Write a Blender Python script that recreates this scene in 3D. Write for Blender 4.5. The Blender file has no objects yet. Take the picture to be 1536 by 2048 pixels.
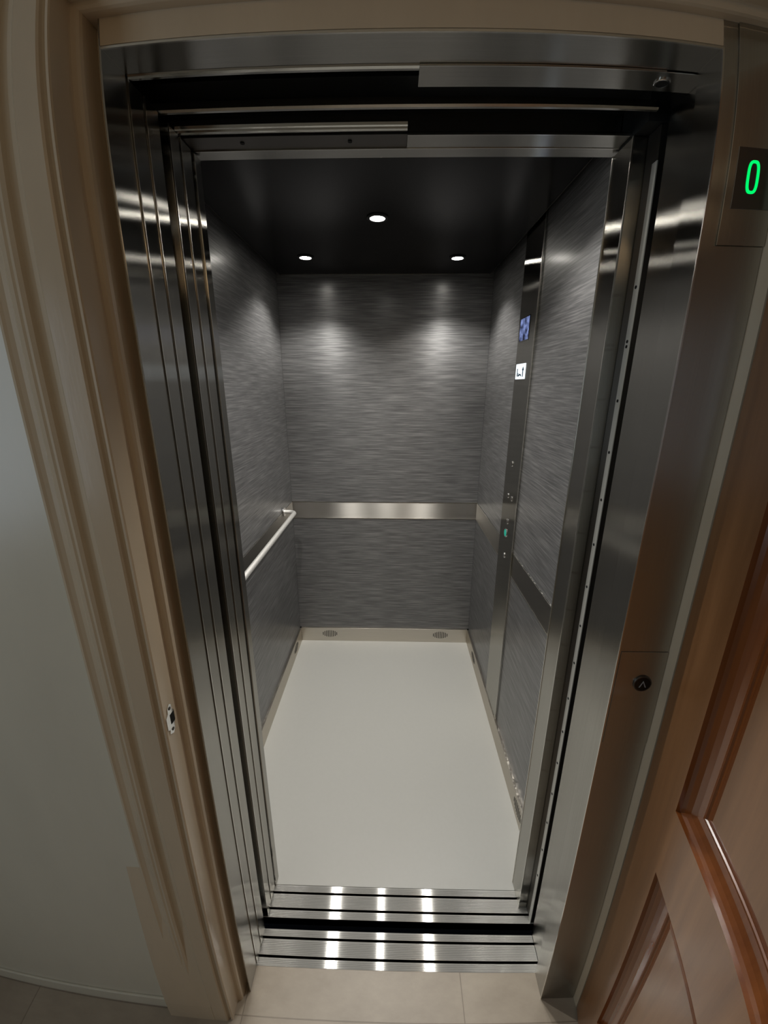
import bpy, bmesh, math, random
from mathutils import Vector, Matrix
random.seed(7)
S = bpy.context.scene
C = S.collection
PI = math.pi

# ------------------------------------------------------------------ camera (wide phone lens with barrel bend)
cam = bpy.data.cameras.new('camera')
co = bpy.data.objects.new('camera', cam)
C.objects.link(co)
S.camera = co
cam.type = 'PANO'
cam.panorama_type = 'FISHEYE_LENS_POLYNOMIAL'
cam.sensor_fit = 'AUTO'
cam.sensor_width = 20.48
cam.sensor_height = 20.48
cam.fisheye_fov = math.radians(170)
cam.fisheye_polynomial_k0 = 0.0
cam.fisheye_polynomial_k1 = -0.12475541916974016
cam.fisheye_polynomial_k2 = 0.001242188284186468
cam.fisheye_polynomial_k3 = 0.0004723183291818822
cam.fisheye_polynomial_k4 = -2.4825593936704797e-05
cam.clip_start = 0.01
yaw, pit, rol = -0.0221, -0.3017, 0.0017
f = Vector((math.sin(yaw) * math.cos(pit), math.cos(yaw) * math.cos(pit), math.sin(pit)))
r0 = Vector((math.cos(yaw), -math.sin(yaw), 0))
u0 = r0.cross(f)
r2 = math.cos(rol) * r0 + math.sin(rol) * u0
u2 = -math.sin(rol) * r0 + math.cos(rol) * u0
co.matrix_world = Matrix.Translation((0.0505, -0.7176, 1.6176)) @ Matrix(
    ((r2.x, u2.x, -f.x), (r2.y, u2.y, -f.y), (r2.z, u2.z, -f.z))).to_4x4()

S.view_settings.view_transform = 'Standard'
S.view_settings.look = 'None'
S.view_settings.gamma = 1.0
S.view_settings.use_curve_mapping = False
S.view_settings.exposure = 0.0
S.cycles.use_denoising = True
S.cycles.max_bounces = 14
S.cycles.glossy_bounces = 10

# ------------------------------------------------------------------ world and lights
w = bpy.data.worlds.new('world')
S.world = w
w.use_nodes = True
w.node_tree.nodes['Background'].inputs[0].default_value = (0.5, 0.6, 0.8, 1)
w.node_tree.nodes['Background'].inputs[1].default_value = 0.002

CAR_SPOTS = [(-.339, 1.306), (.325, 1.322), (-.008, .868), (-.339, .43), (.325, .43)]
SPOT_W = 20.0
LENS_E = 60.0
HALL_LAMP = (0.35, -1.75, 2.42)
HALL_W = 2.9
WIN_W = 7.0


def area(name, loc, rot, sx, sy, watts, col):
    l = bpy.data.lights.new(name, 'AREA')
    l.shape = 'RECTANGLE'
    l.size = sx
    l.size_y = sy
    l.energy = watts
    l.color = col
    o = bpy.data.objects.new(name, l)
    o.location = loc
    o.rotation_euler = rot
    C.objects.link(o)
    return o


pl = bpy.data.lights.new('hall_bulb', 'POINT')
pl.energy = HALL_W
pl.color = (1.0, 0.66, 0.35)
pl.shadow_soft_size = 0.12
plo = bpy.data.objects.new('hall_bulb', pl)
plo.location = (HALL_LAMP[0], HALL_LAMP[1], HALL_LAMP[2] - 0.16)
C.objects.link(plo)
area('window_daylight', (-1.86, -1.45, 1.5), (0, -PI / 2, 0), 1.1, 0.8, WIN_W, (0.72, 0.86, 1.0))


# ------------------------------------------------------------------ materials
def mat(name, col=(.5, .5, .5), rough=.5, metal=0., **k):
    m = bpy.data.materials.new(name)
    m.use_nodes = True
    b = m.node_tree.nodes['Principled BSDF']
    b.inputs['Base Color'].default_value = (*col, 1)
    b.inputs['Roughness'].default_value = rough
    b.inputs['Metallic'].default_value = metal
    for a, v in k.items():
        b.inputs[a.replace('_', ' ')].default_value = v
    return m


def N(m, t, **k):
    n = m.node_tree.nodes.new(t)
    for a, v in k.items():
        setattr(n, a, v)
    return n


def L(m, a, b):
    m.node_tree.links.new(a, b)


def noise_stretch(m, scale, detail=4, rough=.6):
    tc = N(m, 'ShaderNodeTexCoord')
    mp = N(m, 'ShaderNodeMapping')
    mp.inputs['Scale'].default_value = scale
    nz = N(m, 'ShaderNodeTexNoise')
    nz.inputs['Scale'].default_value = 1.0
    nz.inputs['Detail'].default_value = detail
    nz.inputs['Roughness'].default_value = rough
    L(m, tc.outputs['Object'], mp.inputs['Vector'])
    L(m, mp.outputs[0], nz.inputs['Vector'])
    return nz


def ramp(m, src, stops):
    r = N(m, 'ShaderNodeValToRGB')
    el = r.color_ramp.elements
    el[0].position, el[0].color = stops[0][0], (*stops[0][1], 1)
    el[1].position, el[1].color = stops[-1][0], (*stops[-1][1], 1)
    for p, c in stops[1:-1]:
        e = el.new(p)
        e.color = (*c, 1)
    L(m, src, r.inputs[0])
    return r


def brushed(m, T, rx, ry, color_socket=None, col=(.5, .5, .5), normal=None, dist='BECKMANN'):
    """pure metal lobe smeared along T: rx = spread along T, ry = spread across it (microfacet alphas)"""
    nt = m.node_tree
    for n in [n for n in nt.nodes if n.type == 'BSDF_PRINCIPLED']:
        nt.nodes.remove(n)
    g = N(m, 'ShaderNodeBsdfAnisotropic', distribution=dist)
    # alpha_x = r^2/(1+a), alpha_y = r^2*(1+a) for negative a
    g.inputs['Roughness'].default_value = (rx * ry) ** .25
    g.inputs['Anisotropy'].default_value = math.sqrt(ry / rx) - 1
    g.inputs['Color'].default_value = (*col, 1)
    if color_socket:
        L(m, color_socket, g.inputs['Color'])
    if T == 'cross':
        ge = N(m, 'ShaderNodeNewGeometry')
        vm = N(m, 'ShaderNodeVectorMath', operation='CROSS_PRODUCT')
        vm.inputs[1].default_value = (0, 0, 1)
        L(m, ge.outputs['True Normal'], vm.inputs[0])
        L(m, vm.outputs[0], g.inputs['Tangent'])
    else:
        cx = N(m, 'ShaderNodeCombineXYZ')
        for i in range(3):
            cx.inputs[i].default_value = T[i]
        L(m, cx.outputs[0], g.inputs['Tangent'])
    if normal:
        L(m, normal, g.inputs['Normal'])
    out = [n for n in nt.nodes if n.type == 'OUTPUT_MATERIAL'][0]
    L(m, g.outputs[0], out.inputs['Surface'])
    return g


def steel(name, tangent, grain, col=(.50, .49, .46), rx=.3, ry=.012, bump=.02):
    """brushed stainless: tangent = direction the highlights smear, 'cross' = horizontal on any upright face"""
    m = mat(name, col, .3, 1.0)
    nz = noise_stretch(m, grain)
    rr = ramp(m, nz.outputs[0], [(.3, tuple(c * .93 for c in col)), (.7, tuple(min(1, c * 1.05) for c in col))])
    bp = N(m, 'ShaderNodeBump')
    bp.inputs['Strength'].default_value = bump
    bp.inputs['Distance'].default_value = .001
    L(m, nz.outputs[0], bp.inputs['Height'])
    brushed(m, tangent, rx, ry, rr.outputs[0], col, bp.outputs[0])
    return m


M = {}
M['steel_v'] = steel('stainless_upright_grain', 'cross', (900, 900, 4), rx=.28, ry=.010)
M['steel_soffit'] = steel('stainless_soffit', (0, 1, 0), (5, 900, 900), rx=.12, ry=.03)
M['steel_band'] = steel('stainless_band', (0, 0, 1), (6, 6, 900), col=(.42, .405, .38), rx=.6, ry=.06)
M['steel_skirt'] = steel('stainless_skirting', (0, 0, 1), (6, 6, 900), col=(.62, .58, .52), rx=.25, ry=.08)
M['steel_bright'] = mat('polished_edge', (.75, .73, .68), .22, 1.0)
M['strip'] = mat('anodised_strip', (.70, .70, .66), .45, .6)
M['rail'] = mat('satin_steel_rail', (.86, .85, .82), .42, .75)
M['chrome'] = mat('chrome', (.8, .8, .8), .12, 1.0)
M['tint'] = mat('smoked_display_window', (.24, .25, .26), .25, 1.0)
M['dark_steel'] = mat('dark_steel', (.12, .11, .10), .35, .9)
M['black'] = mat('matt_black', (.008, .009, .009), .6)
M['hole'] = mat('hole_black', (.002, .002, .002), .9)
M['gloss_black'] = mat('gloss_black', (.004, .004, .004), .12)
M['gasket'] = mat('black_gasket', (.01, .01, .01), .5)


def laminate(name):
    m = mat(name, (.08, .08, .082), .42, .45)
    b = m.node_tree.nodes['Principled BSDF']
    b.inputs['Anisotropic'].default_value = .72
    b.inputs['Coat Weight'].default_value = .45
    b.inputs['Coat Roughness'].default_value = .22
    cx = N(m, 'ShaderNodeCombineXYZ')
    cx.inputs[2].default_value = 1
    L(m, cx.outputs[0], b.inputs['Tangent'])
    a = noise_stretch(m, (7, 7, 210), 4, .55)
    c = noise_stretch(m, (3.5, 3.5, 60), 3, .6)
    mx = N(m, 'ShaderNodeMath', operation='MULTIPLY_ADD')
    mx.inputs[1].default_value = .35
    L(m, c.outputs[0], mx.inputs[0])
    L(m, a.outputs[0], mx.inputs[2])
    rr = ramp(m, mx.outputs[0], [(.38, (.066, .066, .068)), (.64, (.135, .135, .138)), (.88, (.24, .24, .24))])
    L(m, rr.outputs[0], b.inputs['Base Color'])
    bp = N(m, 'ShaderNodeBump')
    bp.inputs['Strength'].default_value = .35
    bp.inputs['Distance'].default_value = .0006
    L(m, mx.outputs[0], bp.inputs['Height'])
    L(m, bp.outputs[0], b.inputs['Normal'])
    return m


M['laminate'] = laminate('charcoal_brushed_laminate')

m = mat('ceiling_black_gloss', (.004, .004, .0045), .2, 0)
M['car_ceiling'] = m
m.node_tree.nodes['Principled BSDF'].inputs['Specular IOR Level'].default_value = .12

m = mat('pale_grey_vinyl', (.5, .5, .47), .42)
nz = noise_stretch(m, (60, 60, 60), 3)
rr = ramp(m, nz.outputs[0], [(.3, (.50, .50, .475)), (.7, (.51, .51, .485))])
L(m, rr.outputs[0], m.node_tree.nodes['Principled BSDF'].inputs['Base Color'])
M['vinyl'] = m


def sill_mat():
    m = mat('ribbed_aluminium', (.72, .72, .70), .13, 1.0)
    g = brushed(m, (0, 1, 0), .35, .0035, None, (.70, .70, .68), None, 'GGX')
    d = N(m, 'ShaderNodeBsdfDiffuse')
    d.inputs[0].default_value = (.74, .74, .71, 1)
    mx = N(m, 'ShaderNodeMixShader')
    mx.inputs[0].default_value = .42
    L(m, g.outputs[0], mx.inputs[1])
    L(m, d.outputs[0], mx.inputs[2])
    L(m, mx.outputs[0], [n for n in m.node_tree.nodes if n.type == 'OUTPUT_MATERIAL'][0].inputs[0])
    return m


M['sill'] = sill_mat()


def paint(name, col, rough, var=.06, bump=.06):
    m = mat(name, col, rough)
    b = m.node_tree.nodes['Principled BSDF']
    nz = noise_stretch(m, (9, 9, 3), 5)
    rr = ramp(m, nz.outputs[0], [(.3, tuple(c * (1 - var) for c in col)), (.7, tuple(c * (1 + var) for c in col))])
    L(m, rr.outputs[0], b.inputs['Base Color'])
    n2 = noise_stretch(m, (90, 90, 14), 3)
    bp = N(m, 'ShaderNodeBump')
    bp.inputs['Strength'].default_value = bump
    bp.inputs['Distance'].default_value = .002
    L(m, n2.outputs[0], bp.inputs['Height'])
    L(m, bp.outputs[0], b.inputs['Normal'])
    return m


M['cream'] = paint('cream_gloss_paint', (.60, .50, .37), .2)
M['wall'] = paint('off_white_wall_paint', (.68, .65, .55), .3, .03, .05)
M['hall_ceiling'] = paint('ceiling_paint', (.62, .57, .48), .6)


def tiles():
    m = mat('taupe_floor_tile', (.36, .31, .25), .38)
    b = m.node_tree.nodes['Principled BSDF']
    tc = N(m, 'ShaderNodeTexCoord')
    mp = N(m, 'ShaderNodeMapping')
    mp.inputs['Location'].default_value = (-.256, .114, 0)
    L(m, tc.outputs['Object'], mp.inputs['Vector'])
    br = N(m, 'ShaderNodeTexBrick')
    br.offset = 0
    br.inputs['Scale'].default_value = 1
    br.inputs['Brick Width'].default_value = .6
    br.inputs['Row Height'].default_value = .6
    br.inputs['Mortar Size'].default_value = .0016
    br.inputs['Mortar Smooth'].default_value = .2
    br.inputs['Color1'].default_value = (.40, .345, .275, 1)
    br.inputs['Color2'].default_value = (.375, .32, .255, 1)
    br.inputs['Mortar'].default_value = (.25, .21, .165, 1)
    L(m, mp.outputs[0], br.inputs['Vector'])
    nz = noise_stretch(m, (5, 9, 5), 6, .65)
    rr = ramp(m, nz.outputs[0], [(.3, (.82, .80, .78)), (.7, (1.1, 1.1, 1.1))])
    mx = N(m, 'ShaderNodeMix', data_type='RGBA', blend_type='MULTIPLY')
    mx.inputs[0].default_value = 1
    L(m, br.outputs['Color'], mx.inputs[6])
    L(m, rr.outputs[0], mx.inputs[7])
    L(m, mx.outputs[2], b.inputs['Base Color'])
    bp = N(m, 'ShaderNodeBump')
    bp.invert = True
    bp.inputs['Strength'].default_value = .4
    bp.inputs['Distance'].default_value = .001
    L(m, br.outputs['Fac'], bp.inputs['Height'])
    L(m, bp.outputs[0], b.inputs['Normal'])
    return m


M['tile'] = tiles()


def wood(name, c1, c2, rough=.3):
    m = mat(name, c1, rough)
    b = m.node_tree.nodes['Principled BSDF']
    b.inputs['Coat Weight'].default_value = .5
    b.inputs['Coat Roughness'].default_value = .22
    nz = noise_stretch(m, (22, 22, 1.6), 7, .65)
    rr = ramp(m, nz.outputs[0], [(.28, c1), (.72, c2)])
    L(m, rr.outputs[0], b.inputs['Base Color'])
    return m


M['wood'] = wood('honey_oak_veneer', (.20, .085, .029), (.34, .16, .063))
M['wood_mould'] = wood('moulding_oak', (.15, .042, .009), (.24, .075, .018), .2)


def emit(name, col, s):
    m = bpy.data.materials.new(name)
    m.use_nodes = True
    nt = m.node_tree
    nt.nodes.clear()
    e = nt.nodes.new('ShaderNodeEmission')
    o = nt.nodes.new('ShaderNodeOutputMaterial')
    e.inputs[0].default_value = (*col, 1)
    e.inputs[1].default_value = s
    nt.links.new(e.outputs[0], o.inputs[0])
    return m


M['lens'] = emit('lamp_lens', (1, .95, .86), LENS_E)
M['green'] = emit('green_segment', (.0, .85, .14), 1.2)
M['sign'] = emit('white_lit_sign', (.85, .94, 1.0), 1.5)
M['sign_mark'] = emit('sign_mark', (.03, .05, .07), 1)
M['hall_shade'] = emit('hall_lamp_glass', (1, .75, .45), 1.5)
M['daylight'] = emit('daylight_pane', (.72, .86, 1.0), .5)
m = mat('teal_button', (.01, .25, .18), .15)
b = m.node_tree.nodes['Principled BSDF']
b.inputs['Emission Color'].default_value = (.01, .42, .30, 1)
b.inputs['Emission Strength'].default_value = .35
M['teal'] = m
m = emit('lcd_picture', (.3, .4, .8), .5)
e = [n for n in m.node_tree.nodes if n.type == 'EMISSION'][0]
nz = noise_stretch(m, (20, 28, 34), 3)
rr = ramp(m, nz.outputs[0], [(.36, (.02, .02, .035)), (.5, (.10, .13, .27)), (.7, (.30, .38, .75))])
L(m, rr.outputs[0], e.inputs[0])
e.inputs[1].default_value = .9
M['lcd'] = m


# ------------------------------------------------------------------ mesh helpers
def nb():
    return bmesh.new()


def box(bm, x0, x1, y0, y1, z0, z1, bev=0.):
    t = bmesh.new()
    bmesh.ops.create_cube(t, size=1)
    for v in t.verts:
        v.co = Vector(((x0 + x1) / 2 + v.co.x * (x1 - x0), (y0 + y1) / 2 + v.co.y * (y1 - y0), (z0 + z1) / 2 + v.co.z * (z1 - z0)))
    if bev:
        bmesh.ops.bevel(t, geom=t.edges[:], offset=bev, segments=2, affect='EDGES', profile=.5)
    merge(bm, t)
    return bm


def merge(bm, t, mx=None):
    if mx is not None:
        bmesh.ops.transform(t, matrix=mx, verts=t.verts)
    me = bpy.data.meshes.new('tmp')
    t.to_mesh(me)
    t.free()
    bm.from_mesh(me)
    bpy.data.meshes.remove(me)


def prism(bm, poly, axis, a, b):
    """poly: list of 2D points in the plane across axis (x: (y,z); y: (x,z); z: (x,y)), pushed from a to b"""
    def p3(p, t):
        return {'x': (t, p[0], p[1]), 'y': (p[0], t, p[1]), 'z': (p[0], p[1], t)}[axis]
    va = [bm.verts.new(p3(p, a)) for p in poly]
    vb = [bm.verts.new(p3(p, b)) for p in poly]
    n = len(poly)
    fs = [bm.faces.new(va), bm.faces.new(vb)]
    for i in range(n):
        fs.append(bm.faces.new((va[i], va[(i + 1) % n], vb[(i + 1) % n], vb[i])))
    bmesh.ops.recalc_face_normals(bm, faces=fs)
    return bm


def cyl(bm, c, axis, r, h, seg=32, r2_=None):
    t = bmesh.new()
    bmesh.ops.create_cone(t, cap_ends=True, segments=seg, radius1=r, radius2=r if r2_ is None else r2_, depth=h)
    q = Vector((0, 0, 1)).rotation_difference(Vector(axis).normalized())
    merge(bm, t, Matrix.Translation(c) @ q.to_matrix().to_4x4())
    return bm


def ring(bm, c, axis, ro, ri, h, seg=32):
    t = bmesh.new()
    rows = []
    for (r, z) in ((ri, -h / 2), (ro, -h / 2), (ro, h / 2 * .5), (ro - (ro - ri) * .3, h / 2), (ri, h / 2)):
        rows.append([t.verts.new((r * math.cos(2 * PI * i / seg), r * math.sin(2 * PI * i / seg), z)) for i in range(seg)])
    for j in range(5):
        A, B = rows[j], rows[(j + 1) % 5]
        for i in range(seg):
            t.faces.new((A[i], A[(i + 1) % seg], B[(i + 1) % seg], B[i]))
    bmesh.ops.recalc_face_normals(t, faces=t.faces[:])
    q = Vector((0, 0, 1)).rotation_difference(Vector(axis).normalized())
    merge(bm, t, Matrix.Translation(c) @ q.to_matrix().to_4x4())
    return bm


def tube(bm, pts, r, seg=16):
    pts = [Vector(p) for p in pts]
    rows = []
    up = Vector((0, 0, 1))
    for i, p in enumerate(pts):
        d = (pts[min(i + 1, len(pts) - 1)] - pts[max(i - 1, 0)]).normalized()
        a = d.cross(up)
        if a.length < 1e-4:
            a = Vector((1, 0, 0))
        a.normalize()
        c = a.cross(d).normalized()
        rows.append([bm.verts.new(p + r * (math.cos(2 * PI * k / seg) * a + math.sin(2 * PI * k / seg) * c)) for k in range(seg)])
    fs = []
    for i in range(len(rows) - 1):
        for k in range(seg):
            fs.append(bm.faces.new((rows[i][k], rows[i][(k + 1) % seg], rows[i + 1][(k + 1) % seg], rows[i + 1][k])))
    fs.append(bm.faces.new(rows[0]))
    fs.append(bm.faces.new(rows[-1]))
    bmesh.ops.recalc_face_normals(bm, faces=fs)
    return bm


def link(name, bm, m, parent=None, smooth=None, mx=None):
    if mx is not None:
        bmesh.ops.transform(bm, matrix=mx, verts=bm.verts)
    root = parent
    while root is not None and root.parent is not None:
        root = root.parent
    if root is not None and root.location.length > 0:
        bmesh.ops.translate(bm, vec=-root.location, verts=bm.verts)
    me = bpy.data.meshes.new(name)
    bm.to_mesh(me)
    bm.free()
    me.materials.append(m)
    o = bpy.data.objects.new(name, me)
    C.objects.link(o)
    if parent is not None:
        o.parent = parent
    if smooth is None:
        smooth = not any(len(p.vertices) == 4 and p.area > .0003 for p in me.polygons)
    if smooth:
        for p in me.polygons:
            p.use_smooth = True
        me.set_sharp_from_angle(angle=math.radians(35))
    return o


def tag(o, label=None, cat=None, group=None, kind=None):
    if label:
        o['label'] = label
    if cat:
        o['category'] = cat
    if group:
        o['group'] = group
    if kind:
        o['kind'] = kind
    return o


def empty(name, loc, label=None, cat=None, group=None, kind=None):
    o = bpy.data.objects.new(name, None)
    o.empty_display_size = .05
    o.location = loc
    C.objects.link(o)
    return tag(o, label, cat, group, kind)


def B(*a, **k):
    return box(nb(), *a, **k)


# ================================================================== THE CAR (the lift cabin)
XW, YB, Y0, ZC = .552, 1.6115, .2145, 2.15
ZB0, ZB1, ZS, ZT = .852, .953, .096, 2.20
T = .012   # panel thickness

fl = link('floor', B(-XW, XW, Y0 + .001, YB, -.04, 0), M['vinyl'])
tag(fl, 'smooth pale grey vinyl floor of the lift cabin', 'floor', kind='structure')
ce = link('ceiling', B(-.530, .530, .254, YB - .003, ZC, ZC + .02, bev=.001), M['car_ceiling'])
cr = link('ceiling', B(-XW - .03, XW + .03, .241, YB + .03, 2.225, 2.25), M['black'])
tag(cr, 'black recess roof above the suspended cabin ceiling panel', 'ceiling', kind='structure')
link('rear_edge', B(-.530, .530, YB - .0065, YB - .003, ZC - .0012, ZC + .004), M['steel_bright'], ce)
for sg in (-1, 1):
    link('side_edge', B(*sorted((sg * .530, sg * .5325)), .254, YB - .004, ZC - .001, ZC + .02), M['dark_steel'], ce)
tag(ce, 'glossy black ceiling of the lift cabin holding small round lamps', 'ceiling', kind='structure')


def slots(bm, c, along, n=9, w=.1, depth_dir=(0, 1, 0), face=0.):
    """a group of upright vent slots; along = 'x' or 'y', c = centre on the skirting face"""
    hs = [.022, .036, .044, .048, .05, .048, .044, .036, .022]
    for i in range(n):
        o = (i - (n - 1) / 2) * w / n
        h = hs[i]
        hw = .0022
        if along == 'x':
            box(bm, c[0] + o - hw, c[0] + o + hw, c[1] - .0001, c[1] + .003, c[2] - h / 2, c[2] + h / 2)
        else:
            box(bm, c[0] - .0003, c[0] + .0003, c[1] + o - hw, c[1] + o + hw, c[2] - h / 2, c[2] + h / 2)
    return bm


# back wall
wb = empty('wall_back', (0, YB, 0), 'rear wall of the lift cabin in charcoal brushed laminate with steel band', 'wall', kind='structure')
link('backing', B(-XW, XW, YB + T, YB + .03, -.04, 2.224), M['black'], wb)
link('upper_panel', B(-XW, XW, YB, YB + T, ZB1 + .002, ZT, bev=.0006), M['laminate'], wb)
link('lower_panel', B(-XW, XW, YB, YB + T, ZS, ZB0 - .002, bev=.0006), M['laminate'], wb)
link('steel_band', B(-XW, XW, YB - .002, YB + T, ZB0, ZB1, bev=.001), M['steel_band'], wb)
link('band_edge', box(B(-XW, XW, YB - .0035, YB - .001, ZB1 - .0015, ZB1 + .0015), -XW, XW, YB - .0035, YB - .001, ZB0 - .0015, ZB0 + .0015), M['steel_bright'], wb)
sk = link('skirting', B(-XW + .01, XW - .01, YB - .010, YB + .004, 0, ZS, bev=.001), M['steel_skirt'], wb)
for vx in (-.355, .369):
    link('vent', slots(nb(), (vx, YB - .0105, .054), 'x'), M['hole'], sk)


def side_wall(sg, nm, label, vents):
    """sg = -1 left, +1 right; faces at x = sg*XW"""
    wl = empty(nm, (sg * XW, (Y0 + YB) / 2, 0), label, 'wall', kind='structure')

    def bx(bm, d0, d1, y0, y1, z0, z1, bev=0.):
        a, b_ = sg * (XW + d0), sg * (XW + d1)
        return box(bm, min(a, b_), max(a, b_), y0, y1, z0, z1, bev)
    link('backing', bx(nb(), T, .03, .241, YB, -.04, 2.224), M['black'], wl)
    link('upper_panel', bx(nb(), 0, T, .241, YB, ZB1 + .002, ZT, .0006), M['laminate'], wl)
    link('lower_panel', bx(nb(), 0, T, .241, YB, ZS, ZB0 - .002, .0006), M['laminate'], wl)
    link('steel_band', bx(nb(), -.002, T, .241, YB - .002, ZB0, ZB1, .001), M['steel_band'], wl)
    e_ = bx(nb(), -.0032, -.001, .241, YB - .002, ZB0 - .0012, ZB0 + .0012)
    bx(e_, -.0032, -.001, .241, YB - .002, ZB1 - .0012, ZB1 + .0012)
    link('band_edge', e_, M['steel_bright'], wl)
    link('top_edge', bx(nb(), -.005, .002, .241, YB - .005, ZT - .001, ZT + .0015), M['dark_steel'], wl)
    s_ = link('skirting', bx(nb(), -.010, .004, .241, YB - .010, 0, ZS, .001), M['steel_skirt'], wl)
    for vy in vents:
        link('vent', slots(nb(), (sg * (XW - .0102), vy, .052), 'y'), M['hole'], s_)
    return wl


side_wall(-1, 'wall_left', 'left wall of the lift cabin in charcoal brushed laminate behind the handrail', (1.45, .45))
side_wall(1, 'wall_right', 'right wall of the lift cabin in charcoal brushed laminate either side of control panel', (1.38, .455))

# return columns beside the car doorway
rc = empty('return_column', (.50, .20, 0), 'upright stainless steel return column at right of the cabin doorway', 'column')
link('face', B(.470, .560, .166, .240, 0, 2.04, bev=.0015), M['steel_v'], rc)
link('edge_bead', B(.4686, .4712, .1645, .1670, .0, 2.04), M['steel_bright'], rc)
link('edge_bead', B(.4686, .4712, .2385, .2412, .0, 2.04), M['steel_bright'], rc)
lc = empty('return_column', (-.40, .23, 0), 'narrow stainless steel return column at left behind the stacked sliding doors', 'column')
link('face', B(-.585, -.332, .212, .240, 0, 2.04, bev=.0015), M['steel_v'], lc)

# light curtain bar with its screws
lb = empty('light_curtain', (.497, .15, 0), 'tall thin pale metal door edge strip with small black screws', 'door strip')
link('housing', B(.4955, .560, .1255, .164, 0, 2.04, bev=.001), M['dark_steel'], lb)
link('edge_strip', B(.4935, .4960, .1215, .1370, .001, 1.985, bev=.0006), M['strip'], lb)
for z in (1.79, 1.697, 1.688, 1.588, 1.486, 1.385, 1.283, 1.18, 1.078, .975, .87, .765, .66, .55, .44, .33, .22):
    bm = cyl(nb(), (.4933, .1290, z), (1, 0, 0), .0030, .0012, 16)
    link('screw', bm, M['hole'], lb)

# control panel
cp = empty('control_panel', (.552, .959, 0), 'full height steel control panel with two lit displays and buttons on right wall', 'control panel')
plate = link('faceplate', B(.546, .5525, .858, 1.061, ZS + .0005, 2.199, bev=.0012), M['steel_v'], cp)
link('edge_bead', B(.5445, .5475, .8565, .859, ZS + .002, 2.19), M['steel_bright'], cp)
scr = link('display_screen', B(.5446, .5465, .922, 1.041, 1.777, 1.864, bev=.0006), M['gloss_black'], cp)
link('picture', B(.5440, .5447, .926, 1.037, 1.781, 1.860), M['lcd'], scr)
sgn = link('lit_sign', B(.5440, .5465, .921, 1.042, 1.640, 1.697, bev=.0012), M['sign'], cp)
bm = nb()
box(bm, .5434, .5441, 1.013, 1.022, 1.650, 1.680)
box(bm, .5434, .5441, 1.002, 1.009, 1.650, 1.664)
for i in range(9):
    a = PI * (.15 + .7 * i / 8)
    box(bm, .5434, .5441, .983 + .016 * math.cos(a) - .0035, .983 + .016 * math.cos(a) + .0035, 1.646 + .008 * math.sin(a), 1.652 + .008 * math.sin(a))
box(bm, .5434, .5441, .941, .951, 1.648, 1.674)
prism(bm, [(.933, 1.672), (.959, 1.672), (.946, 1.686)], 'x', .5434, .5441)
link('pictogram', bm, M['sign_mark'], sgn)


def button(y, z, r, capm, nm='button', lab=None):
    o = link(nm, ring(nb(), (.5448, y, z), (-1, 0, 0), r, r * .78, .004, 28), M['chrome'], cp)
    if lab:
        o['label'] = lab
    link('cap', cyl(nb(), (.5445, y, z), (-1, 0, 0), r * .78, .0044, 28), capm, o)
    return o


button(.971, 1.306, .0125, M['dark_steel'])
button(.984, 1.167, .0115, M['dark_steel'])
button(.931, 1.167, .0115, M['dark_steel'])
button(.957, 1.058, .0120, M['dark_steel'])
button(.966, 1.003, .0200, M['teal'], 'alarm_button', 'green lit button')
k = button(.957, .902, .0120, M['chrome'], 'key_switch', 'chrome key switch')
link('key_slot', B(.5418, .5424, .9555, .9585, .895, .909), M['hole'], k)

# handrail
hr = empty('handrail', (-.515, .9, .0), 'slim polished steel handrail along the left wall of the lift cabin', 'handrail')
pts = []
xr, zr, ye, yn, R_ = -.484, .953, 1.405, .33, .035
pts.append((-XW + .001, ye, zr))
for i in range(9):
    a = PI / 2 * i / 8
    pts.append((xr - R_ + R_ * math.sin(a), ye - R_ + R_ * math.cos(a), zr))
for i in range(9):
    a = PI / 2 * i / 8
    pts.append((xr - R_ + R_ * math.cos(a), yn + R_ - R_ * math.sin(a), zr))
pts.append((-XW + .001, yn, zr))
link('rail', tube(nb(), pts, .0115, 20), M['rail'], hr)
for y in (ye, yn):
    link('wall_flange', cyl(nb(), (-XW + .0065, y, zr), (1, 0, 0), .024, .007, 28), M['chrome'], hr)

# ceiling lamps of the cabin
labels = ['small round ceiling lamp at the rear left of the cabin ceiling',
          'small round ceiling lamp at the rear right of the cabin ceiling',
          'small round ceiling lamp in the middle of the cabin ceiling, largest seen',
          'small round ceiling lamp above the front left of the cabin, hidden by the header',
          'small round ceiling lamp above the front right of the cabin, hidden by the header']
dl = empty('ceiling_lamp', (CAR_SPOTS[0][0], CAR_SPOTS[0][1], ZC), labels[0], 'lamp', 'round lamps in the cabin ceiling')
link('trim_ring', ring(nb(), (CAR_SPOTS[0][0], CAR_SPOTS[0][1], ZC - .002), (0, 0, -1), .036, .0255, .006, 32), M['black'], dl)
link('lens', cyl(nb(), (CAR_SPOTS[0][0], CAR_SPOTS[0][1], ZC - .0015), (0, 0, 1), .025, .004, 32), M['lens'], dl)
sp = bpy.data.lights.new('lamp_beam', 'SPOT')
sp.energy = SPOT_W
sp.color = (1.0, .965, .90)
sp.spot_size = math.radians(122)
sp.spot_blend = .6
sp.shadow_soft_size = .014
so = bpy.data.objects.new('lamp_beam', sp)
so.location = (0, 0, -.03)
so.parent = dl
C.objects.link(so)
for i, (x, y) in enumerate(CAR_SPOTS[1:]):
    c = dl.copy()
    C.objects.link(c)
    c.location = (x, y, ZC)
    c['label'] = labels[i + 1]
    for ch in list(dl.children):
        d = ch.copy()
        C.objects.link(d)
        d.parent = c


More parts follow.
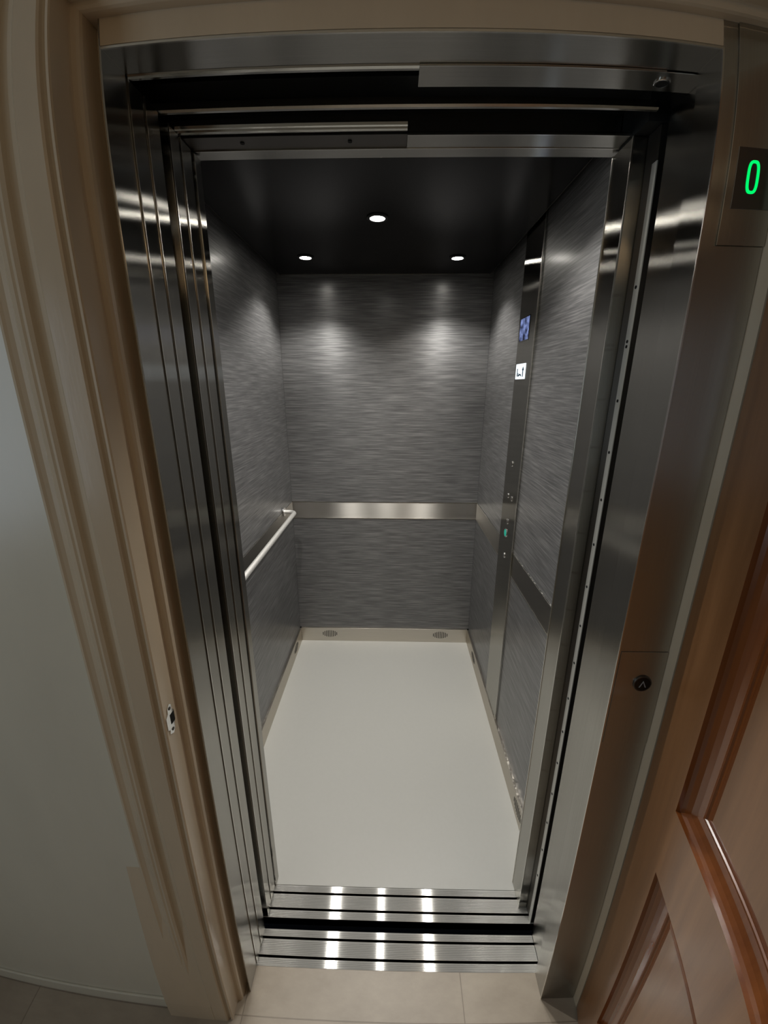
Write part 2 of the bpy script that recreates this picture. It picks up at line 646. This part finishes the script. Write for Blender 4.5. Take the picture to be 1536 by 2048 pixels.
# ================================================================== sills
def sill(name, y0, y1, x0, x1, grooves, label):
    t = empty(name, ((x0 + x1) / 2, (y0 + y1) / 2, 0), label, 'door sill')
    ys = [y0] + [g for gg in grooves for g in (gg - .0032, gg + .0032)] + [y1]
    bm = nb()
    for a, b_ in zip(ys[::2], ys[1::2]):
        box(bm, x0, x1, a, b_, -.035, 0, bev=.0008)
    for a, b_ in zip(ys[::2], ys[1::2]):
        n_ = int((b_ - a - .003) / .0042)
        for i in range(n_):
            yc = (a + b_) / 2 + (i - (n_ - 1) / 2) * .0042
            box(bm, x0 + .001, x1 - .001, yc - .0012, yc + .0012, -.0002, .0005)
    link('tread', bm, M['sill'], t)
    for g in grooves:
        link('guide_groove', B(x0, x1, g - .0032, g + .0032, -.035, -.012), M['dark_steel'], t)
    return t


sill('door_sill', .0005, .0925, -.75, .4915, (.0244, .0706), 'ribbed aluminium threshold of the landing doorway, nearer the tiled floor')
sill('door_sill', .1225, Y0, -.75, .53, (.1469, .192), 'ribbed aluminium threshold of the cabin doorway, beside the grey vinyl floor')
sf = link('wall_shaft', box(B(-.9, .7, .093, .122, -.5, -.2), -.9, .7, .0925, .094, -.5, -.036), M['black'])
tag(sf, 'black shaft gap between the two aluminium thresholds', 'wall', kind='structure')

# ================================================================== sliding door leaves (stacked open at the left)
defs = [(.0015, .0425, 'steel landing door leaf nearest the frame, slid open at left', 'outer'),
        (.0465, .0895, 'steel landing door leaf second from the frame, slid open at left', 'inner'),
        (.1205, .1575, 'steel cabin door leaf just behind the dark gap, slid open at left', 'outer'),
        (.1620, .2050, 'steel cabin door leaf furthest in at left, beside the cabin wall', 'inner')]
for (a, b_, lab, kk) in defs:
    t = empty('sliding_door_leaf', (-.54, (a + b_) / 2, 0), lab, 'sliding door', 'stacked sliding door leaves at the left')
    link('leaf', B(-.745, -.335, a, b_, .006, 2.043, bev=.0018), M['steel_v'], t)
    link('edge_bead', B(-.3362, -.3338, a + .0002, a + .0022, .006, 2.043), M['steel_bright'], t)
    link('guide_shoe', B(-.70, -.62, (a + b_) / 2 - .0025, (a + b_) / 2 + .0025, -.010, .008), M['black'], t)

# ================================================================== overhead door gear
hd = empty('door_header', (.07, .03, 2.045), 'stainless steel landing door header with half-width cover plate and lock hole', 'door header')
bm = nb()
prism(bm, [(.0005, 2.0455), (.002, 2.0435), (.006, 2.0425), (.012, 2.0435), (.0175, 2.047), (.0185, 2.052), (.0005, 2.052)], 'x', -.335, .083)
link('rounded_lip', bm, M['steel_soffit'], hd)
cv = link('cover_plate', B(.083, .4915, .0022, .0475, 2.0435, 2.0475, bev=.0005), M['steel_soffit'], hd)
link('plate_edge', B(.083, .430, .0005, .0024, 2.0425, 2.0455), M['steel_bright'], hd)
lk = link('lock_rim', ring(nb(), (.437, .026, 2.0428), (0, 0, -1), .0115, .0085, .003, 28), M['chrome'], cv)
link('lock_hole', cyl(nb(), (.437, .026, 2.0432), (0, 0, 1), .0085, .002, 24), M['hole'], lk)
bm = nb()
prism(bm, [(.090, 2.045), (.093, 2.0425), (.098, 2.0425), (.101, 2.046), (.101, 2.055), (.090, 2.055)], 'x', -.745, .47)
link('rear_lip', bm, M['steel_soffit'], hd)
link('cavity_shade', B(-.745, .50, .001, .105, 2.10, 2.13), M['black'], hd)  # black sheet: shade of the overhead gap put into its colour

ch_ = empty('door_header', (.07, .2, 2.045), 'stainless steel cabin door header with screwed dark plate at its left half', 'door header')
for (a, b_) in ((.140, .1495), (.1515, .1635)):
    bm = nb()
    prism(bm, [(a, 2.047), (a + .002, 2.0435), ((a + b_) / 2, 2.0425), (b_ - .002, 2.0435), (b_, 2.047), (b_, 2.055), (a, 2.055)], 'x', -.745, .071)
    link('hanger_rail', bm, M['steel_soffit'], ch_)
lp = link('screwed_plate', B(-.745, .071, .173, .2155, 2.0445, 2.05), M['dark_steel'], ch_)
for x in (-.232, -.033):
    link('screw', cyl(nb(), (x, .193, 2.0440), (0, 0, 1), .004, .002, 18), M['hole'], lp)
link('cover_plate', B(.0715, .4700, .173, .2155, 2.0435, 2.049, bev=.0005), M['steel_soffit'], ch_)
link('plate_edge', B(.0715, .4700, .1715, .1733, 2.0425, 2.0455), M['steel_bright'], ch_)
link('edge_line', B(-.585, .4700, .2160, .2182, 2.0425, 2.0460), M['steel_bright'], ch_)
link('lintel', B(-.585, .56, .2185, .252, 2.044, 2.26, bev=.001), M['steel_soffit'], ch_)
link('cavity_shade', B(-.745, .53, .121, .2185, 2.10, 2.13), M['black'], ch_)  # black colour stands in for the shade above the cabin door gear
link('dark_end_block', B(.4705, .53, .121, .2150, 2.041, 2.0995), M['black'], ch_)

# ================================================================== steel landing frame
fr = empty('elevator_door_frame', (.07, -.03, 0), 'brushed stainless steel frame around the lift doorway', 'door frame')
link('left_jamb', B(-.3385, -.3355, -.0605, -.0015, 0, 2.083, bev=.0006), M['steel_v'], fr)
rj = link('right_jamb', B(.474, .5655, -.0600, .0000, 0, 2.083, bev=.0012), M['steel_v'], fr)
link('jamb_return', B(.492, .56, .0000, .0970, 0, 2.083, bev=.001), M['steel_v'], fr)
link('head', B(-.3355, .474, -.0585, -.0005, 2.045, 2.083, bev=.0008), M['steel_soffit'], fr)
link('head_edge', B(-.3355, .474, -.0605, -.0580, 2.0435, 2.0465), M['steel_bright'], fr)
link('corner_bead', B(.4732, .4752, -.0608, -.0588, 0, 2.045), M['steel_bright'], fr)

dp = empty('floor_indicator', (.53, -.061, 1.9), 'dark floor indicator plate at upper right showing a green number 0', 'floor indicator')
link('plate', B(.4960, .5650, -.0625, -.0603, 1.805, 2.0825, bev=.0005), M['steel_v'], dp)
win = link('window', B(.506, .5640, -.0632, -.0622, 1.850, 1.925, bev=.0004), M['tint'], dp)
bm = nb()
cxd, czd, W_, H_, st, n = .5305, 1.889, .0086, .0205, .0036, 40


def superell(a, w_, h_):
    # rounded tall box
    c_, s_ = math.cos(a), math.sin(a)
    p = 2 / 3.2
    return (math.copysign(abs(c_) ** p, c_) * w_, math.copysign(abs(s_) ** p, s_) * h_)


o_ = [superell(2 * PI * i / n, W_, H_) for i in range(n)]
i_ = [superell(2 * PI * i / n, W_ - st, H_ - st) for i in range(n)]
rows = []
for (P_, y) in ((o_, -.0633), (i_, -.0633), (i_, -.0638), (o_, -.0638)):
    rows.append([bm.verts.new((cxd + p[0], y, czd + p[1])) for p in P_])
for j in range(4):
    for i in range(n):
        bm.faces.new((rows[j][i], rows[j][(i + 1) % n], rows[(j + 1) % 4][(i + 1) % n], rows[(j + 1) % 4][i]))
bmesh.ops.recalc_face_normals(bm, faces=bm.faces[:])
link('digit', bm, M['green'], win)

cb = empty('call_button', (.528, -.062, 1.076), 'round black call button with an up arrow on the right steel jamb', 'call button')
link('plate', B(.4780, .5652, -.0612, -.0603, .93, 1.145, bev=.0003), M['steel_v'], cb)
link('bezel', ring(nb(), (.528, -.0628, 1.076), (0, -1, 0), .0172, .0145, .003, 32), M['dark_steel'], cb)
bt = link('button_cap', cyl(nb(), (.528, -.063, 1.076), (0, 1, 0), .0145, .003, 32), M['gloss_black'], cb)
bm = nb()
for sg in (-1, 1):
    prism(bm, [(.528, 1.0835), (.528, 1.0800), (.528 + sg * .0048, 1.0690), (.528 + sg * .0068, 1.0690)], 'y', -.0651, -.0645)
link('arrow', bm, mat('arrow_grey', (.35, .35, .35), .4), bt)

# ================================================================== cream timber frame
PROF = [(0, -.056), (0, -.074), (.0015, -.079), (.005, -.082), (.012, -.083), (.013, -.086), (.013, -.124), (.0145, -.1265),
        (.018, -.1265), (.0185, -.122), (.022, -.1205), (.0245, -.123), (.026, -.1275), (.029, -.1295), (.062, -.1295),
        (.0645, -.1275), (.068, -.121), (.074, -.116), (.082, -.114), (.090, -.1165), (.0925, -.122), (.098, -.1245), (.1025, -.1235),
        (.1045, -.121), (.108, -.1225), (.116, -.1205), (.122, -.1150), (.130, -.1135), (.136, -.1155), (.140, -.1175), (.145, -.1160), (.146, -.1045)]
TOPZ = 2.083


def mitred(side):
    """casing + jamb profile; side 'l','r','t'; opening edge x=-.352 .. .565, z=2.083; mitred at the corners"""
    bm = nb()
    xl, xr_ = -.352, .566
    rows = []
    P_ = PROF + [(.146, -.04), (0.0, -.04)]
    for (d, y) in P_:
        if side == 'l':
            a, b_ = (xl - d, y, 0), (xl - d, y, TOPZ + d)
        elif side == 'r':
            a, b_ = (xr_ + d, y, 0), (xr_ + d, y, TOPZ + d)
        else:
            a, b_ = (xl - d, y, TOPZ + d), (xr_ + d, y, TOPZ + d)
        rows.append((bm.verts.new(a), bm.verts.new(b_)))
    n_ = len(rows)
    fs = []
    for i in range(n_):
        j = (i + 1) % n_
        fs.append(bm.faces.new((rows[i][0], rows[j][0], rows[j][1], rows[i][1])))
    fs.append(bm.faces.new([r_[0] for r_ in rows]))
    fs.append(bm.faces.new([r_[1] for r_ in rows]))
    bmesh.ops.recalc_face_normals(bm, faces=fs)
    return bm


tf = empty('trim_1', (.1, -.09, 0), 'cream painted moulded timber door casing around the steel frame', 'door casing', kind='structure')
link('left_casing', mitred('l'), M['cream'], tf)
link('head_casing', mitred('t'), M['cream'], tf)
# hinge side: narrower, the leaf sits in its rebate
bm = nb()
prism(bm, [(-.1046, 0), (-.1300, 0), (-.1300, .07), (-.124, .22), (-.1046, .60)], 'x', -.538, -.414)
link('plinth', bm, M['cream'], tf)
bm = nb()
hp = [(.566, -.045), (.566, -.082), (.6095, -.082), (.6095, -.124), (.625, -.1295), (.661, -.1295), (.668, -.121), (.682, -.114), (.692, -.122), (.715, -.120), (.735, -.116), (.742, -.1045), (.742, -.045)]
prism(bm, hp, 'z', 0, TOPZ)
link('right_casing', bm, M['cream'], tf)
link('infill_strip', B(-.3518, -.3386, -.040, -.036, 0, 2.083), M['cream'], tf)
link('infill_strip', B(-.3368, .4736, -.0605, -.0587, 2.0475, 2.083), M['cream'], tf)

sp_ = empty('strike_plate', (-.3645, -.107, 1.015), 'small chrome latch strike plate on the cream door casing at left', 'strike plate')
poly = [(-.118, .989), (-.107, .983), (-.101, .990), (-.100, .999), (-.096, 1.006), (-.096, 1.028), (-.101, 1.034), (-.101, 1.044), (-.107, 1.049),
        (-.114, 1.043), (-.115, 1.033), (-.122, 1.027), (-.122, 1.001), (-.116, .997)]
bm = nb()
prism(bm, [(a, b_) for a, b_ in poly], 'x', -.3652, -.3635)
link('plate', bm, M['chrome'], sp_)
link('latch_hole', B(-.3640, -.3630, -.110, -.098, 1.005, 1.026), M['hole'], sp_)
for z in (.993, 1.040):
    link('screw', cyl(nb(), (-.3632, -.108, z), (1, 0, 0), .0032, .0012, 16), M['dark_steel'], sp_)

# ================================================================== hinged timber door, open towards the viewer
ang = math.radians(-12.5)
Hx, Hy = .5655, -.0845
dvec = Vector((math.sin(ang), -math.cos(ang), 0))
nvec = Vector((math.cos(ang), math.sin(ang), 0))     # away from the doorway
MX = Matrix(((dvec.x, nvec.x, 0, Hx), (dvec.y, nvec.y, 0, Hy), (0, 0, 1, 0), (0, 0, 0, 1)))
# local: x = s along the leaf, y = depth into the leaf (0 = seen face), z = up
dr = empty('door_1', (Hx, Hy, 0), 'honey brown panelled timber door standing open at the right edge', 'door', kind='structure')
SW, ST1, DT = .93, .113, .040
UP = (.921, 1.93)
LP = (.205, .764)
bm = nb()
for (a, b_, c_, d_) in ((.002, ST1, .008, 2.055), (SW - ST1, SW, .008, 2.055), (ST1, SW - ST1, .008, LP[0]), (ST1, SW - ST1, LP[1], UP[0]), (ST1, SW - ST1, UP[1], 2.055)):
    box(bm, a, b_, 0, DT, c_, d_)
link('leaf_frame', bm, M['wood'], dr, smooth=False, mx=MX)
MP = [(0, 0), (.001, .007), (.005, .0115), (.012, .0165), (.022, .0200), (.034, .0215), (.0395, .0205), (.041, .0230), (.046, .0225), (.052, .0205), (.058, .0195)]


def panel_mould(z0, z1):
    bm = nb()
    loops = []
    for (d, y) in MP:
        loops.append([bm.verts.new(p) for p in ((ST1 + d, y, z0 + d), (SW - ST1 - d, y, z0 + d), (SW - ST1 - d, y, z1 - d), (ST1 + d, y, z1 - d))])
    for a, b_ in zip(loops, loops[1:]):
        for i in range(4):
            j = (i + 1) % 4
            bm.faces.new((a[i], a[j], b_[j], b_[i]))
    # rear face so that the ring is a closed solid
    bk = [[bm.verts.new((v.co.x, .034, v.co.z)) for v in L_] for L_ in (loops[0], loops[-1])]
    for i in range(4):
        j = (i + 1) % 4
        bm.faces.new((loops[0][j], loops[0][i], bk[0][i], bk[0][j]))
        bm.faces.new((loops[-1][i], loops[-1][j], bk[1][j], bk[1][i]))
        bm.faces.new((bk[0][i], bk[1][i], bk[1][j], bk[0][j]))
    bmesh.ops.recalc_face_normals(bm, faces=bm.faces[:])
    return bm


for (z0, z1) in (UP, LP):
    link('panel', B(ST1 + .058, SW - ST1 - .058, .0195, .034, z0 + .058, z1 - .058), M['wood'], dr, smooth=False, mx=MX)
    link('panel_moulding', panel_mould(z0, z1), M['wood_mould'], dr, mx=MX)
for z in (.25, 1.05, 1.82):
    link('hinge', cyl(nb(), (Hx + .046, Hy - .002, z), (0, 0, 1), .006, .09, 16), M['chrome'], dr)

# ================================================================== the hall around the doorway
fh = link('floor', B(-1.95, 1.65, -2.65, 0, -.05, 0), M['tile'])
tag(fh, 'taupe stone tiled hall floor in front of the lift', 'floor', kind='structure')
wf = link('wall_front', box(box(B(-1.95, -.4975, -.105, -.045, 0, 2.5), .742, 1.65, -.105, -.045, 0, 2.5), -.4975, .742, -.105, -.045, 2.2295, 2.5), M['wall'])
tag(wf, 'off white painted hall wall left of the cream door casing', 'wall', kind='structure')
bb = link('baseboard_left', B(-1.95, -.5385, -.112, -.105, 0, .042, bev=.002), M['wall'])
tag(bb, 'low off white skirting strip along the hall wall at lower left', 'skirting', kind='structure')
bm = box(nb(), -2.0, -1.95, -2.65, -2.0, 0, 2.5)
box(bm, -2.0, -1.95, -.9, -.045, 0, 2.5)
box(bm, -2.0, -1.95, -2.0, -.9, 0, .92)
box(bm, -2.0, -1.95, -2.0, -.9, 2.08, 2.5)
tag(link('wall_hall_left', bm, M['wall']), 'hall side wall at the far left with a daylight window', 'wall', kind='structure')
wn = empty('window_1', (-1.97, -1.45, .92), 'daylight window in the hall side wall', 'window', kind='structure')
bm = box(nb(), -1.985, -1.945, -2.0, -1.955, .92, 2.08)
box(bm, -1.985, -1.945, -.945, -.9, .92, 2.08)
box(bm, -1.985, -1.945, -1.955, -.945, .92, .965)
box(bm, -1.985, -1.945, -1.955, -.945, 2.035, 2.08)
box(bm, -1.985, -1.945, -1.47, -1.43, .965, 2.035)
link('window_frame', bm, M['cream'], wn)
link('pane', B(-1.972, -1.968, -1.955, -.945, .965, 2.035), M['daylight'], wn)
tag(link('wall_hall_right', B(1.65, 1.70, -2.65, -.045, 0, 2.5), M['wall']), 'hall side wall behind the open timber door', 'wall', kind='structure')
tag(link('wall_rear', B(-2.0, 1.70, -2.70, -2.65, 0, 2.5), M['wall']), 'hall wall facing the lift', 'wall', kind='structure')
tag(link('ceiling', B(-2.0, 1.70, -2.70, -.045, 2.5, 2.55), M['hall_ceiling']), 'painted hall ceiling', 'ceiling', kind='structure')
hl = empty('ceiling_light', (HALL_LAMP[0], HALL_LAMP[1], 2.5), 'round warm ceiling light of the hall', 'light')
link('base', cyl(nb(), (HALL_LAMP[0], HALL_LAMP[1], 2.488), (0, 0, 1), .10, .024, 32), M['chrome'], hl)
link('shade', cyl(nb(), (HALL_LAMP[0], HALL_LAMP[1], 2.455), (0, 0, 1), .085, .042, 32, .13), M['hall_shade'], hl)
